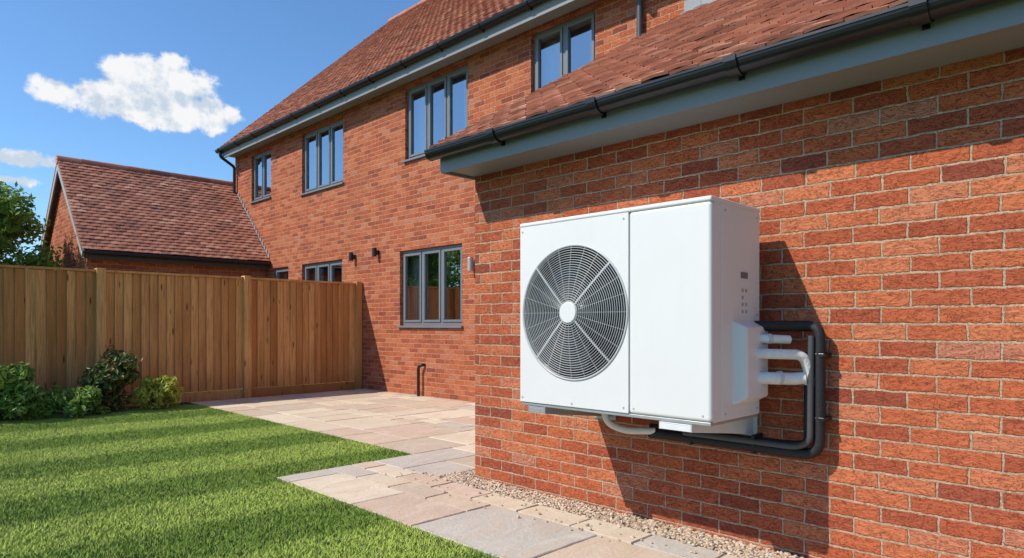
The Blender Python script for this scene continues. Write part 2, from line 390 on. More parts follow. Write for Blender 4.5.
slab('rear_roof_deck',(15.7,-4,5.25),(0,1,0),(-math.cos(sl),0,math.sin(sl)),YL+4-.01,SL-.02,house,TILE)
m=MB()
for k in range(44):
    y=YL-.45*k; cyl(m,(10.9,y-.44,9.77),(0,1,0),.11,.45,14,.105,random.random())
m.obj('ridge_tiles',TILE,house)
U=Vector(Um); N=Vector((-Um[2],0,Um[0])); P0=Vector((6.12,YL-.03,5.235)); m=MB()
P=[P0,P0+U*SL,P0+U*SL-N*.2,P0-N*.2]; Q=[p+Vector((0,.025,0)) for p in P]
m.add(P+Q,[(3,2,1,0),(4,5,6,7),(0,1,5,4),(1,2,6,5),(2,3,7,6),(3,0,4,7)]); m.obj('main_barge_board',DARKB,house)
box('main_fascia',6.12,6.145,-4,YL-.035,5.03,5.235,FASCIA,house)
box('main_soffit',6.147,XM-.002,-4,15.75,5.10,5.118,SOFFIT,house)
def gutter(name,X,Z,y0,y1,r,parent,mat,brackets=()):
    m=MB(); n=12
    def half(ya,yb,r0,r1):
        V=[];
        for rr in (r0,r1):
            for yy in (ya,yb):
                for k in range(n+1):
                    q=math.pi+math.pi*k/n; V.append((X+rr*math.cos(q),yy,Z+rr*math.sin(q)))
        L=n+1; F=[]
        for k in range(n):
            F.append((k,k+1,L+k+1,L+k)); F.append((2*L+k,3*L+k,3*L+k+1,2*L+k+1))
            F.append((k,2*L+k,2*L+k+1,k+1)); F.append((L+k,L+k+1,3*L+k+1,3*L+k))
        F.append((0,L,3*L,2*L)); F.append((n,2*L+n,3*L+n,L+n))
        m.add(V,F)
    half(y0,y1,r,r-.004)
    m.box(X-r-.006,X-r+.004,y0,y1,Z-.004,Z+.008)
    for y in (y0,y1):
        V=[(X,y,Z)]+[(X+(r+.002)*math.cos(math.pi+math.pi*k/n),y,Z+(r+.002)*math.sin(math.pi+math.pi*k/n)) for k in range(n+1)]
        m.add(V,[tuple([0]+list(range(1,n+2)))])
    for b in brackets:
        half(b-.03,b+.03,r+.009,r+.001)
        m.box(X-r-.013,X-r-.003,b-.03,b+.03,Z-.012,Z+.014)
        m.box(X+r-.004,X+r+.012,b-.014,b+.014,Z-r-.012,Z+.02)
    return m.obj(name,mat,parent,smooth=False)
gutter('main_gutter',6.06,5.215,-2,YL,.058,house,BLACK,[i*.9+.4 for i in range(18)])
pipe('main_downpipe',[(6.06,15.70,5.17),(6.06,15.70,5.06),(6.37,15.66,4.86),(6.37,15.66,3.9)],.034,BLACK,house,.05)
pipe('upper_downpipe',[(6.06,4.35,5.17),(6.06,4.35,5.05),(6.38,4.35,4.88),(6.38,4.35,4.1)],.036,GREYPIPE,house,.05)

# extension
EX0=2.93; EZ0=2.385; et=math.atan2(2.13,XM-EX0); Ue=(math.cos(et),0,math.sin(et)); SE=(XM-EX0)/math.cos(et)
YV=3.775
m=MB()
m.add([(XN,-4,-.1),(XN,YC,-.1),(XN,YC,2.36),(XN,-4,2.36)],[(0,3,2,1)])
zt=EZ0+(XM-EX0)*math.tan(et)
m.add([(XN,YC,-.1),(XM,YC,-.1),(XM,YC,zt-.05),(XN,YC,2.54)],[(0,1,2,3)])
m.obj('extension_wall',BRICK,house)
tiles('extension_roof_tiles',(EX0,-3.5,EZ0),(0,1,0),Ue,YV+3.5,SE,house)
slab('extension_roof_deck',(EX0+.02,-4,EZ0+.012),(0,1,0),Ue,YV+4-.012,SE-.02,house,DARKB,.04)
U=Vector(Ue); N=Vector((-Ue[2],0,Ue[0]))
P0=Vector((EX0+.06,YV-.04,EZ0+.02)); m=MB()
P=[P0,P0+U*(SE-.08),P0+U*(SE-.08)-N*.16,P0-N*.14]; Q=[p+Vector((0,.024,0)) for p in P]
m.add(P+Q,[(3,2,1,0),(4,5,6,7),(0,1,5,4),(1,2,6,5),(2,3,7,6),(3,0,4,7)]); m.obj('extension_barge_board',FASCIA,house)
box('extension_fascia',2.985,3.010,-4,YV-.042,2.235,2.41,FASCIA,house,bevel=.003)
box('extension_soffit',3.012,XN-.002,-4,YC+.001,2.255,2.275,SOFFIT,house)
box('eave_box_end',3.012,XN+.02,YC+.003,YV-.042,2.235,2.50,FASCIA,house)
gutter('extension_gutter',2.925,2.375,-3.6,YV-.015,.056,house,BLACK,[3.08,2.27,1.46,.70,-.1,-.9])
m=MB(); y=-3
while True:
    b=min(y+.6,YV+.03); m.box(XM-.012-.002*random.random(),XM-.004,y,b-.004,zt-.02,zt+.15,random.random())
    x0=XM-.16; z0_=zt-.16*math.tan(et)+.045
    m.add([(XM-.013,y,zt+.045),(XM-.013,b-.004,zt+.045),(x0,b-.004,z0_),(x0,y,z0_)],[(0,1,2,3)])
    y=b
    if b>=YV+.03: break
m.obj('lead_flashing',LEAD,house)

# ------------------------------------------------------------------ garage
garage=empty('brick_garage',(4.7,16,0))
gx0=3.05; gy0=14.08; gy1=17.85; gym=15.96; gz=2.50; gr=4.50
m=MB()
m.add([(gx0,gy0,-.1),(XM-.005,gy0,-.1),(XM-.005,gy0,2.56),(gx0,gy0,2.56)],[(0,1,2,3)])
m.add([(gx0,gy0,-.1),(gx0,gy1,-.1),(gx0,gy1,2.6),(gx0,gym,gr-.12),(gx0,gy0,2.6)],[(4,3,2,1,0)])
m.add([(gx0,gy1,-.1),(9,gy1,-.1),(9,gy1,2.6),(gx0,gy1,2.6)],[(0,1,2,3)])
m.obj('garage_walls',BRICK,garage)
ga=math.atan2(gr-gz,gym-13.88); GS=(gym-13.88)/math.cos(ga)
tiles('garage_roof_tiles',(2.92,13.88,gz),(1,0,0),(0,math.cos(ga),math.sin(ga)),XM-.004-2.92,GS,garage)
slab('garage_roof_deck',(2.93,13.89,gz+.01),(1,0,0),(0,math.cos(ga),math.sin(ga)),XM-.01-2.93,GS-.02,garage,DARKB,.04)
slab('garage_rear_roof',(2.93,2*gym-13.89,gz+.01),(1,0,0),(0,-math.cos(ga),math.sin(ga)),6,GS-.02,garage,TILE,.04)
m=MB(); 
for k in range(9): cyl(m,(2.92+.43*k,gym,gr-.015),(1,0,0),.09,.425,12,.085,random.random())
m.obj('garage_ridge_tiles',TILE,garage)
for s in (1,-1):
    m=MB(); U=Vector((0,s*math.cos(ga),math.sin(ga))); N=Vector((0,-s*math.sin(ga),math.cos(ga)))
    P0=Vector((2.935,gym-s*(gym-13.87),gz)); P=[P0,P0+U*GS,P0+U*(GS-.0)-N*.17,P0-N*.15]; Q=[p+Vector((.025,0,0)) for p in P]
    if s==-1: P=[p+Vector((.001,0,0)) for p in P]
    m.add(P+Q,[(3,2,1,0),(4,5,6,7),(0,1,5,4),(1,2,6,5),(2,3,7,6),(3,0,4,7)]); m.obj('garage_barge_board',BARGE,garage)
box('garage_fascia',2.97,XM-.01,13.93,13.95,gz-.14,gz+.02,DARKB,garage)
box('garage_soffit',2.97,XM-.01,13.952,gy0-.002,gz-.13,gz-.115,SOFFIT,garage)
m=MB(); m.box(2.93,XM-.02,13.80,13.89,gz-.065,gz-.005); m.obj('garage_gutter',BLACK,garage,bevel=.02,segs=3)
m=MB()
for k in range(20):
    y=13.92+.1*k; z=gz+(y-13.88)*math.tan(ga)
    if y>15.6: break
    m.box(XM-.014,XM-.004,y,y+.12,z,z+.16)
m.obj('stepped_flashing',LEAD,garage)

# ------------------------------------------------------------------ fence
fence=empty('wooden_fence',(2,10.3,0))
posts=[6.36-1.99*k for k in range(9)]
m=MB(); mp=MB(); mc=MB(); mg=MB()
for i,px in enumerate(posts):
    mp.box(px-.055,px+.055,10.215,10.35,-.1,1.915,random.random())
    if i==len(posts)-1: break
    a=posts[i+1]+.057; b=px-.057; top=1.86
    n=17; w=(b-a)/n
    for k in range(n):
        x0=a+w*k+.003; x1=x0+w-.006+random.uniform(-.002,.002); j=random.uniform(-.004,.004); r=random.random()
        y0=10.290+j
        m.add([(x0,y0-.026,.16),(x1+.006,y0-.004,.16),(x1+.006,y0+.004,.16),(x0,y0+.008,.16),
               (x0,y0-.026,top+j),(x1+.006,y0-.004,top+j),(x1+.006,y0+.004,top+j),(x0,y0+.008,top+j)],
              [(4,5,6,7),(0,1,5,4),(1,2,6,5),(2,3,7,6),(3,0,4,7)],r)
    mc.box(a,b,10.245,10.325,top+.006,top+.036,random.random())
    mg.box(a,b,10.272,10.302,-.05,.155,random.random())
    for z in (.35,1.0,1.62): mp.box(a,b,10.305,10.345,z,z+.075,random.random())
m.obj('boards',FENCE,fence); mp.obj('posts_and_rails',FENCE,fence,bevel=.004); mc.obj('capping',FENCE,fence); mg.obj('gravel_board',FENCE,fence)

# ------------------------------------------------------------------ ground
m=MB(); m.add([(-400,-400,-.04),(400,-400,-.04),(400,400,-.04),(-400,400,-.04)],[(0,1,2,3)]); m.obj('ground',TURF)
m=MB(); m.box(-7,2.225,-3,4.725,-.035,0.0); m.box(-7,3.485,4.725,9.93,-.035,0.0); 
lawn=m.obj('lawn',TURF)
box('flower_bed',-7,3.485,9.935,10.27,-.035,.02,SOIL)
patio=empty('patio',(4.5,6,0))
m=MB(); m.box(2.24,3.06,-3,4.73,-.035,.006); m.box(3.06,XM-.01,3.96,4.73,-.035,.006); m.box(3.50,XM-.01,4.73,10.22,-.035,.006)
m.obj('joint_bed',JOINT,patio)
cs=.21; used={}
def valid(i,j):
    x=2.23+cs*(i+.5); y=4.73+cs*(j+.5)
    if y>4.73: return 3.49<x<6.40 and y<10.2
    return x>2.23 and y>-2.9 and (x<3.07 or (y>3.9 and x<6.40))
sizes=[(4,3),(3,4),(3,3),(2,3),(3,2),(4,2),(2,2),(2,4),(5,3)]
cells=[(i,j) for j in range(-36,27) for i in range(0,20) if valid(i,j)]
m=MB()
def slabbox(i,j,w,h):
    g=.007; x0=2.23+cs*i+g;x1=2.23+cs*(i+w)-g;y0=4.73+cs*j+g;y1=4.73+cs*(j+h)-g
    t=.022+random.uniform(-.0015,.0015); r=random.random()
    pts=[]
    def edge(ax,ay,bx,by,n):
        for k in range(n):
            q=k/n; pts.append((ax+(bx-ax)*q+random.uniform(-.003,.003),ay+(by-ay)*q+random.uniform(-.003,.003)))
    edge(x0,y0,x1,y0,w*3);edge(x1,y0,x1,y1,h*3);edge(x1,y1,x0,y1,w*3);edge(x0,y1,x0,y0,h*3)
    n=len(pts); cx=(x0+x1)/2; cy=(y0+y1)/2
    V=[(x,y,-.03) for x,y in pts]+[(x,y,t-.005) for x,y in pts]+[(x+(cx-x)*.012+.0,y+(cy-y)*.012,t) for x,y in pts]
    F=[(k,(k+1)%n,n+(k+1)%n,n+k) for k in range(n)]+[(n+k,n+(k+1)%n,2*n+(k+1)%n,2*n+k) for k in range(n)]+[tuple(range(2*n,3*n))]
    m.add(V,F,r)
for (i,j) in cells:
    if (i,j) in used: continue
    random.shuffle(sizes)
    for (w,h) in sizes+[(2,1),(1,2),(3,1),(1,3),(1,1)]:
        cc=[(i+a,j+b) for a in range(w) for b in range(h)]
        if all(valid(*c) and c not in used for c in cc):
            for c in cc: used[c]=1
            slabbox(i,j,w,h); break
m.obj('paving_slabs',STONE,patio)

gravel=empty('gravel',(3.2,2,0))
m=MB(); m.box(3.075,XN-.004,-3,YC,-.035,.006); m.box(3.075,XM-.01,YC+.001,3.935,-.035,.006); m.obj('gravel_bed',GRAVEL,gravel)
def ico():
    p=(1+5**.5)/2
    v=np.array([(-1,p,0),(1,p,0),(-1,-p,0),(1,-p,0),(0,-1,p),(0,1,p),(0,-1,-p),(0,1,-p),(p,0,-1),(p,0,1),(-p,0,-1),(-p,0,1)])/math.sqrt(1+p*p)
    f=np.array([(0,11,5),(0,5,1),(0,1,7),(0,7,10),(0,10,11),(1,5,9),(5,11,4),(11,10,2),(10,7,6),(7,1,8),(3,9,4),(3,4,2),(3,2,6),(3,6,8),(3,8,9),(4,9,5),(2,4,11),(6,2,10),(8,6,7),(9,8,1)])
    return v,f
iv,iff=ico()
def stones(n,fx):
    X,Y=fx(n); n=len(X)
    s=rng.uniform(.0055,.0125,n)[:,None,None]
    V=iv[None]*(1+rng.uniform(-.22,.22,(n,12,1)))*s*np.stack([rng.uniform(.8,1.4,n),rng.uniform(.7,1.1,n),rng.uniform(.5,.8,n)],1)[:,None,:]
    a=rng.uniform(0,6.28,n); c,sn=np.cos(a)[:,None],np.sin(a)[:,None]
    x=V[...,0]*c-V[...,1]*sn; y=V[...,0]*sn+V[...,1]*c; V=np.stack([x,y,V[...,2]],-1)
    V+=np.stack([X,Y,rng.uniform(.008,.022,n)],1)[:,None,:]
    F=(iff[None]+np.arange(n)[:,None,None]*12).reshape(-1,3)
    return V.reshape(-1,3),F,np.repeat(rng.random(n),20)
def fx(n):
    k=int(n*.7)
    X=np.concatenate([rng.uniform(3.075,XN-.01,k),rng.uniform(3.08,XM-.1,n-k)]); Y=np.concatenate([rng.uniform(-.3,YC+.2,k),rng.uniform(YC+.01,3.93,n-k)])
    return X,Y
V,F,R=stones(9500,fx); npmesh('gravel_stones',V,F,R,GRAVEL,gravel)
def fx2(n): return 3.1-.35*rng.random(n)**2.2,rng.uniform(0,4.2,n)
V,F,R=stones(170,fx2); V[:,2]+=.012; npmesh('stray_stones',V,F,R,GRAVEL,gravel)

# grass
grass=empty('lawn_grass',(1,6,0))
def blades(name,n,S=.5):
    bx=rng.uniform(0,S,n); by=rng.uniform(0,S,n); h=rng.uniform(.015,.033,n); w=rng.uniform(.0014,.0025,n)
    a=rng.uniform(0,2*np.pi,n); la=rng.uniform(0,2*np.pi,n); le=rng.uniform(.2,.95,n)*h
    dx,dy=np.cos(a)*w,np.sin(a)*w; lx,ly=np.cos(la)*le,np.sin(la)*le
    z=np.zeros(n)
    V=np.stack([np.stack([bx-dx,by-dy,z],1),np.stack([bx+dx,by+dy,z],1),
                np.stack([bx+dx*.8+lx*.35,by+dy*.8+ly*.35,h*.55],1),np.stack([bx-dx*.8+lx*.35,by-dy*.8+ly*.35,h*.55],1),
                np.stack([bx+lx,by+ly,h],1)],1).reshape(-1,3)
    F=[]
    for k in range(n):
        b=5*k; F.append((b,b+1,b+2,b+3)); F.append((b+3,b+2,b+4))
    R=np.repeat(rng.random(n),2)
    me=bpy.data.meshes.new(name); me.from_pydata(V.tolist(),[],F); 
    at=me.attributes.new('rnd','FLOAT','FACE'); at.data.foreach_set('value',R.astype(np.float32)); me.materials.append(GRASS); return me
pm=[blades(f'grass_patch_mesh_{i}',6500) for i in range(4)]
def patch(x,y):
    k=random.randrange(4); o=bpy.data.objects.new('grass_patch',random.choice(pm)); link(o)
    o.rotation_euler=(0,0,k*math.pi/2)
    o.location=(x+(.5 if k in(1,2) else 0),y+(.5 if k in(2,3) else 0),0)
    setparent(o,grass)
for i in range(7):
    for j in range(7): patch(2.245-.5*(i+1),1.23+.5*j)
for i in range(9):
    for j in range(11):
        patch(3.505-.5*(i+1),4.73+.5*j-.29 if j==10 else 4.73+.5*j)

# ------------------------------------------------------------------ foliage
def foliage(name,lumps,n,leaf,mat,parent):
    tot=sum(l[3]**2 for l in lumps); Vs=[];Rs=[]
    for (x,y,z,r) in lumps:
        k=int(n*r*r/tot); d=rng.normal(size=(k,3)); d/=np.linalg.norm(d,axis=1)[:,None]
        rad=r*(rng.random(k)**.35)*(1+.18*np.sin(d[:,0]*7+d[:,1]*5+x*9)+.15*np.sin(d[:,2]*9+y*5))
        c=np.array([x,y,z])+d*rad[:,None]*np.array([1,1,.9])
        s=leaf*rng.uniform(.6,1.3,k)[:,None]
        nrm=d*.6+rng.normal(size=(k,3))*.6+np.array([0,0,.35]); nrm/=np.linalg.norm(nrm,axis=1)[:,None]
        t=np.cross(nrm,rng.normal(size=(k,3))); t/=np.linalg.norm(t,axis=1)[:,None]; b=np.cross(nrm,t)
        P=np.stack([c-t*s,c+b*s*.42+nrm*s*.12,c+t*s,c-b*s*.42+nrm*s*.12],1)
        Vs.append(P); Rs.append(np.clip(rng.random(k)*.7+.3*rng.random(),0,1))
    V=np.concatenate(Vs); R=np.concatenate(Rs); F=np.arange(len(V)*4).reshape(-1,4)
    return npmesh(name,V.reshape(-1,3),F,R,mat,parent)
def bush(x,y,w,h,n,leaf,mat,seed):
    random.seed(seed); e=empty('shrub',(x,y,0)); L=[]
    for k in range(16):
        a=random.uniform(0,6.28); q=random.random()**.5
        zz=random.uniform(.12,.85)*h; rr=(.17+.12*random.random())*min(w,h)
        fall=1-.45*(zz/h)**2
        L.append((x+math.cos(a)*q*w*.46*fall,y+math.sin(a)*q*w*.3*fall,zz,rr))
    foliage('leaves',L,n,leaf,mat,e)
    for k in range(9):
        a=random.uniform(0,6.28); l=L[k]
        pipe('stem',[(x+.03*math.cos(a),y+.03*math.sin(a),0),(x+(l[0]-x)*.4,y+(l[1]-y)*.4,l[2]*.5),(l[0],l[1],l[2])],.006,BARK,e,.1)
    return e
def gp(px,Y):
    u=(px-512)/664; return Y*(.705+.709*u)/(.709-.705*u)
bush(gp(-2,9.7),9.7,.85,.70,2600,.048,LEAFG,1)
bush(gp(72,9.6),9.6,.70,.44,2200,.038,LEAFG,2)
bush(gp(114,9.8),9.8,.66,.84,1700,.042,LEAFR,3)
bush(gp(156,9.6),9.6,.62,.46,2000,.038,LEAFY,4)
bush(-.1,9.8,.8,.7,2600,.035,LEAFR,5)
bush(-1.2,9.8,.8,.55,2600,.035,LEAFG,6)
def tree(x,y,h,r,n,leaf,seed):
    random.seed(seed); e=empty('tree',(x,y,0))
    m=MB(); cyl(m,(x,y,-.1),(.03,.02,1),.11*h/4,h*.55,12,.06*h/4); m.obj('trunk',BARK,e,smooth=True)
    L=[]
    for k in range(34):
        a=random.uniform(0,6.28); q=random.random()**.5*r; zz=h*(.40+.54*random.random()); f=math.sqrt(max(.08,1-((zz-h*.62)/(h*.42))**2))
        c=(x+math.cos(a)*q*f,y+math.sin(a)*q*f,zz,r*(.25+.14*random.random())); L.append(c)
        if k<12:
            pipe('limb',[(x,y,h*.3),(x+(c[0]-x)*.4,y+(c[1]-y)*.4,h*.3+(zz-h*.3)*.6),c[:3]],.02*h/4,BARK,e,.4)
    foliage('crown',L,n,leaf,LEAF,e)
tree(1.55,15.6,3.75,1.2,19000,.06,21)
tree(-.9,18.5,4.9,1.8,12000,.08,22)
tree(.6,23.5,5.2,2.0,8000,.1,23)
random.seed(5)

# ------------------------------------------------------------------ heat pump
UX0,UX1=2.68,3.16; UY0,UY1=1.454,2.631; UZ0,UZ1=.715,1.722
hp=empty('heat_pump',(2.9,2.04,.72))
FY,FZ,FR=2.252,1.215,.352; SEAM=1.892
m=MB()
m.box(UX1-.012,UX1,UY0+.002,UY1-.002,UZ0,UZ1-.02)
m.box(UX0+.03,UX1-.012,UY1-.014,UY1-.002,UZ0,UZ1-.02)
m.box(UX0+.03,UX1-.012,UY0+.002,SEAM-.01,UZ0,UZ1-.02)
m.box(UX0+.03,UX1-.012,SEAM-.01,UY1-.014,UZ0,UZ0+.012)
m.obj('casing',PAINT,hp,bevel=.004)
m=MB(); m.box(UX0,UX0+.10,UY0,SEAM-.0018,UZ0+.004,UZ1-.022); m.obj('service_panel',PAINT,hp,bevel=.016,segs=4)
m=MB(); m.box(UX0+.101,UX1-.002,UY0+.0005,UY0+.03,UZ0+.004,UZ1-.022); m.obj('side_panel',PAINT,hp,bevel=.002)
def plate_hole(x,xb,y0,y1,z0,z1,cy,cz,r,n=96):
    angs=[2*math.pi*k/n for k in range(n)]+[math.atan2(zz-cz,yy-cy)%(2*math.pi) for yy in (y0,y1) for zz in (z0,z1)]
    angs=sorted(set(round(a,6) for a in angs)); inn=[];out=[]
    for a in angs:
        c,s=math.cos(a),math.sin(a); inn.append((cy+r*c,cz+r*s))
        t=1e9
        if c>1e-9:t=min(t,(y1-cy)/c)
        if c<-1e-9:t=min(t,(y0-cy)/c)
        if s>1e-9:t=min(t,(z1-cz)/s)
        if s<-1e-9:t=min(t,(z0-cz)/s)
        out.append((cy+t*c,cz+t*s))
    n=len(angs); V=[(x,a,b) for a,b in inn]+[(x,a,b) for a,b in out]+[(xb,a,b) for a,b in inn]+[(xb,a,b) for a,b in out]
    F=[]
    for k in range(n):
        q=(k+1)%n; F+=[(k,n+k,n+q,q),(k,q,2*n+q,2*n+k),(n+k,3*n+k,3*n+q,n+q)]
    mm=MB(); mm.add(V,F); return mm
plate_hole(UX0+.001,UX0+.034,SEAM+.0018,UY1,UZ0+.004,UZ1-.022,FY,FZ,FR).obj('fan_panel',PAINT,hp,bevel=.004)
box('seam_backing',UX0+.012,UX0+.03,SEAM-.012,SEAM+.012,UZ0+.01,UZ1-.03,LABELK,hp)
m=MB(); m.box(UX0-.003,UX1+.004,UY0-.003,UY1+.003,UZ1-.0235,UZ1); m.obj('lid',PAINT,hp,bevel=.009,segs=4)
m=MB(); m.box(UX0+.008,UX1-.004,UY0+.006,UY1-.006,UZ0-.014,UZ0+.003); m.obj('base_pan',STEEL,hp,bevel=.003)
m=MB(); n=64; V=[]
for k in range(n):
    a=2*math.pi*k/n; V+=[(UX0+.034,FY+(FR+.001)*math.cos(a),FZ+(FR+.001)*math.sin(a)),(UX0+.19,FY+(FR-.02)*math.cos(a),FZ+(FR-.02)*math.sin(a))]
F=[(2*k,2*((k+1)%n),2*((k+1)%n)+1,2*k+1) for k in range(n)]+[tuple(2*k+1 for k in range(n))]
m.add(V,F); m.obj('fan_shroud',INNER,hp)
def ring(m,cx,cy,cz,R,r,n=96,k=8,sx=1):
    V=[]
    for i in range(n):
        a=2*math.pi*i/n
        for j in range(k):
            b=2*math.pi*j/k; rr=R+r*math.cos(b); V.append((cx+r*sx*math.sin(b),cy+rr*math.cos(a),cz+rr*math.sin(a)))
    F=[(i*k+j,((i+1)%n)*k+j,((i+1)%n)*k+(j+1)%k,i*k+(j+1)%k) for i in range(n) for j in range(k)]
    m.add(V,F)
m=MB(); ring(m,UX0+.002,FY,FZ,FR+.001,.007,n=128); m.obj('grille_rim',WIRE,hp,smooth=True)
def dome(R): return UX0-.004-.026*(1-(R/FR)**2)
m=MB(); NR=23
for i in range(NR):
    R=.062+(FR-.012-.062)*i/(NR-1); ring(m,dome(R),FY,FZ,R,.0019,n=96,k=6)
m.obj('grille_rings',WIRE,hp,smooth=True)
m=MB()
def strut(m,a,w,R0,R1,dx=0):
    K=8;V=[]
    for k in range(K+1):
        R=R0+(R1-R0)*k/K; c,s=math.cos(a),math.sin(a); x=dome(R)+.003+dx
        y=FY+R*c; z=FZ+R*s; ty,tz=-s*w,c*w
        V+=[(x-.003,y-ty,z-tz),(x-.003,y+ty,z+tz),(x+.003,y+ty,z+tz),(x+.003,y-ty,z-tz)]
    F=[]
    for k in range(K):
        b=4*k; F+=[(b,b+1,b+5,b+4),(b+1,b+2,b+6,b+5),(b+2,b+3,b+7,b+6),(b+3,b,b+4,b+7)]
    m.add(V,F)
for k in range(4): strut(m,math.radians(45+90*k),.0048,.05,FR)
for k in range(24):
    if k%6!=3: strut(m,math.radians(15*k),.0009,.05,FR,.002)
m.obj('grille_struts',WIRE,hp)
m=MB(); cyl(m,(dome(0)-.006,FY,FZ),(1,0,0),.054,.014,40,.060); m.obj('grille_badge',PAINT,hp,bevel=.003)
m=MB(); cyl(m,(UX0+.06,FY,FZ),(1,0,0),.075,.08,32)
for b in range(3):
    V=[];K=14
    for i in range(K+1):
        for j in range(8):
            R=.07+(FR-.045-.07)*j/7; a=2*math.pi*b/3+ (i/K)*1.25+ .35*(j/7)
            V.append((UX0+.065+.085*(i/K),FY+R*math.cos(a),FZ+R*math.sin(a)))
    F=[(i*8+j,i*8+j+1,(i+1)*8+j+1,(i+1)*8+j) for i in range(K) for j in range(7)]
    m.add(V,F)
m.obj('fan_blades',BLADE,hp,smooth=True)
m=MB()
for (y,z) in [(UY1-.02,UZ0+.03),(UY1-.02,UZ1-.05),(SEAM+.03,UZ0+.03),(SEAM+.03,UZ1-.05),(SEAM-.03,UZ0+.03),(UY0+.04,UZ0+.03),(FY,UZ0+.022)]:
    cyl(m,(UX0-.002,y,z),(1,0,0),.0045,.005,12)
for (x,z) in [(UX0+.13,UZ0+.03),(UX1-.03,UZ0+.03),(UX0+.13,UZ1-.05),(UX1-.03,UZ1-.05),(UX1-.03,1.2)]:
    cyl(m,(x,UY0-.002,z),(0,1,0),.0045,.005,12)
m.obj('screws',LABELK,hp)
zc0,zc1=.78,1.17; m=MB()
xa,xb=UX0+.20,UX1-.02
V=[(xa,UY0+.001,zc0),(xb,UY0+.001,zc0),(xb,UY0+.001,zc1),(xa,UY0+.001,zc1),
   (xa+.035,UY0-.055,zc0+.03),(xb-.005,UY0-.055,zc0+.03),(xb-.005,UY0-.055,zc1-.03),(xa+.035,UY0-.055,zc1-.03)]
m.add(V,[(4,5,6,7),(0,1,5,4),(1,2,6,5),(2,3,7,6),(3,0,4,7)]); m.obj('valve_cover',PAINT,hp,bevel=.008,segs=3)
m=MB(); m.box(UX0+.28,UX0+.35,UY0-.0015,UY0+.001,1.37,1.40)
m.obj('rating_plate',simple('plate_dark',(.14,.14,.145),.4),hp,bevel=.0004)
# small sticker with vertical pictograms
m=MB()
for k in range(4):
    for c in range(2):
        if (k,c) in ((1,1),): continue
        x=UX0+.29+.035*c; z=1.315-.033*k; m.box(x,x+.018,UY0-.0012,UY0+.001,z-.010,z+.006)
m.obj('side_labels',LABELK,hp)
def bracket(y0,y1,name,mat):
    m=MB(); xa=UX0+.0; xb=XN-.006
    for yy0,yy1 in ((y0,y0+.004),(y1-.004,y1)):
        m.add([(xa,yy0,.665),(xb,yy0,.59),(xb,yy0,.699),(xa,yy0,.699),(xa,yy1,.665),(xb,yy1,.59),(xb,yy1,.699),(xa,yy1,.699)],
              [(0,1,2,3),(7,6,5,4),(0,4,5,1),(1,5,6,2),(2,6,7,3),(3,7,4,0)])
    m.box(xa,xa+.004,y0+.0045,y1-.0045,.666,.693)
    m.box(xa,xb,y0+.005,y1-.005,.694,.6985)
    m.box(xb+.0005,XN-.0005,y0-.02,y1+.02,.57,.71)
    cyl(m,(xb-.004,(y0+y1)/2,.60),(1,0,0),.01,.006,6)
    m.obj(name,mat,hp,bevel=.0015)
bracket(1.55,1.72,'wall_bracket_1',BRKT); bracket(2.44,2.57,'wall_bracket_2',STEEL)
m=MB(); 
for (x,y) in [(UX0+.08,1.62),(UX1-.08,1.62),(UX0+.08,2.51),(UX1-.08,2.51)]: cyl(m,(x,y,.6985),(0,0,1),.02,.003,16)
m.obj('rubber_feet',RUBBER,hp)
XP=3.235
pipe('outer_insulated_pipe',[(3.10,1.455,1.145),(3.10,1.40,1.145),(XP-.01,1.30,1.145),(XP-.01,1.195,1.145),(XP-.01,1.195,.535),(XP-.01,2.13,.535)],.026,RUBBER,hp,.08)
pipe('inner_insulated_pipe',[(XP+.015,1.255,1.02),(XP+.015,1.255,.575),(XP+.015,1.34,.565),(XP+.015,2.14,.565)],.021,RUBBER,hp,.07)
pipe('conduit',[(XP-.04,1.222,1.10),(XP-.045,1.225,.60),(XP-.03,1.29,.565),(XP-.03,1.9,.565)],.015,GREYPIPE,hp,.07)
pipe('white_pipe_upper',[(3.04,1.47,1.085),(3.06,1.38,1.085),(3.16,1.31,1.08)],.021,WRAP,hp,.05)
pipe('white_pipe_middle',[(3.00,1.47,1.015),(3.04,1.37,1.015),(3.17,1.25,1.01),(3.20,1.235,.94),(3.21,1.235,.87)],.024,WRAP,hp,.09)
pipe('white_pipe_lower',[(3.02,1.47,.90),(3.06,1.37,.90),(3.16,1.29,.895),(3.19,1.25,.90)],.029,WRAP,hp,.05)
m=MB(); cyl(m,(3.10,1.34,.90),(.6,-.5,0),.033,.02,20); cyl(m,(3.07,1.375,1.085),(.8,-.5,0),.025,.018,20); m.obj('pipe_collars',simple('collar',(.5,.5,.5),.4),hp,bevel=.003)
pipe('condensate_pipe',[(3.02,2.30,.72),(3.03,2.30,.60),(3.13,2.24,.545),(3.22,2.09,.55)],.019,WRAP,hp,.08)
m=MB()
for z in (.70,1.0): m.box(XP-.035,XN-.001,1.165,1.225,z,z+.018)
for y in (1.5,1.85): m.box(XP-.035,XN-.001,y,y+.018,.505,.60)
m.obj('pipe_clips',BLACK,hp,bevel=.003)

def walllight(y,z,w,h,d,mat):
    e=empty('wall_light',(XM-d/2,y,z)); m=MB(); m.box(XM-.015,XM-.001,y-w*.4,y+w*.4,z-h*.25,z+h*.25)
    m.obj('back_plate',mat,e,bevel=.003)
    m=MB(); cyl(m,(XM-.015-d*.6,y,z-h/2),(0,0,1),w/2,h,20); m.obj('lamp_body',mat,e,bevel=.004)
walllight(9.74,2.40,.08,.15,.10,BLACK); walllight(10.49,2.38,.08,.15,.10,BLACK); walllight(7.25,2.03,.085,.2,.1,STEEL)
pipe('waste_pipe',[(XM-.07,8.50,-.02),(XM-.07,8.50,.48),(XM-.06,8.44,.52),(XM+.0,8.42,.52)],.024,BLACK,None,.05)

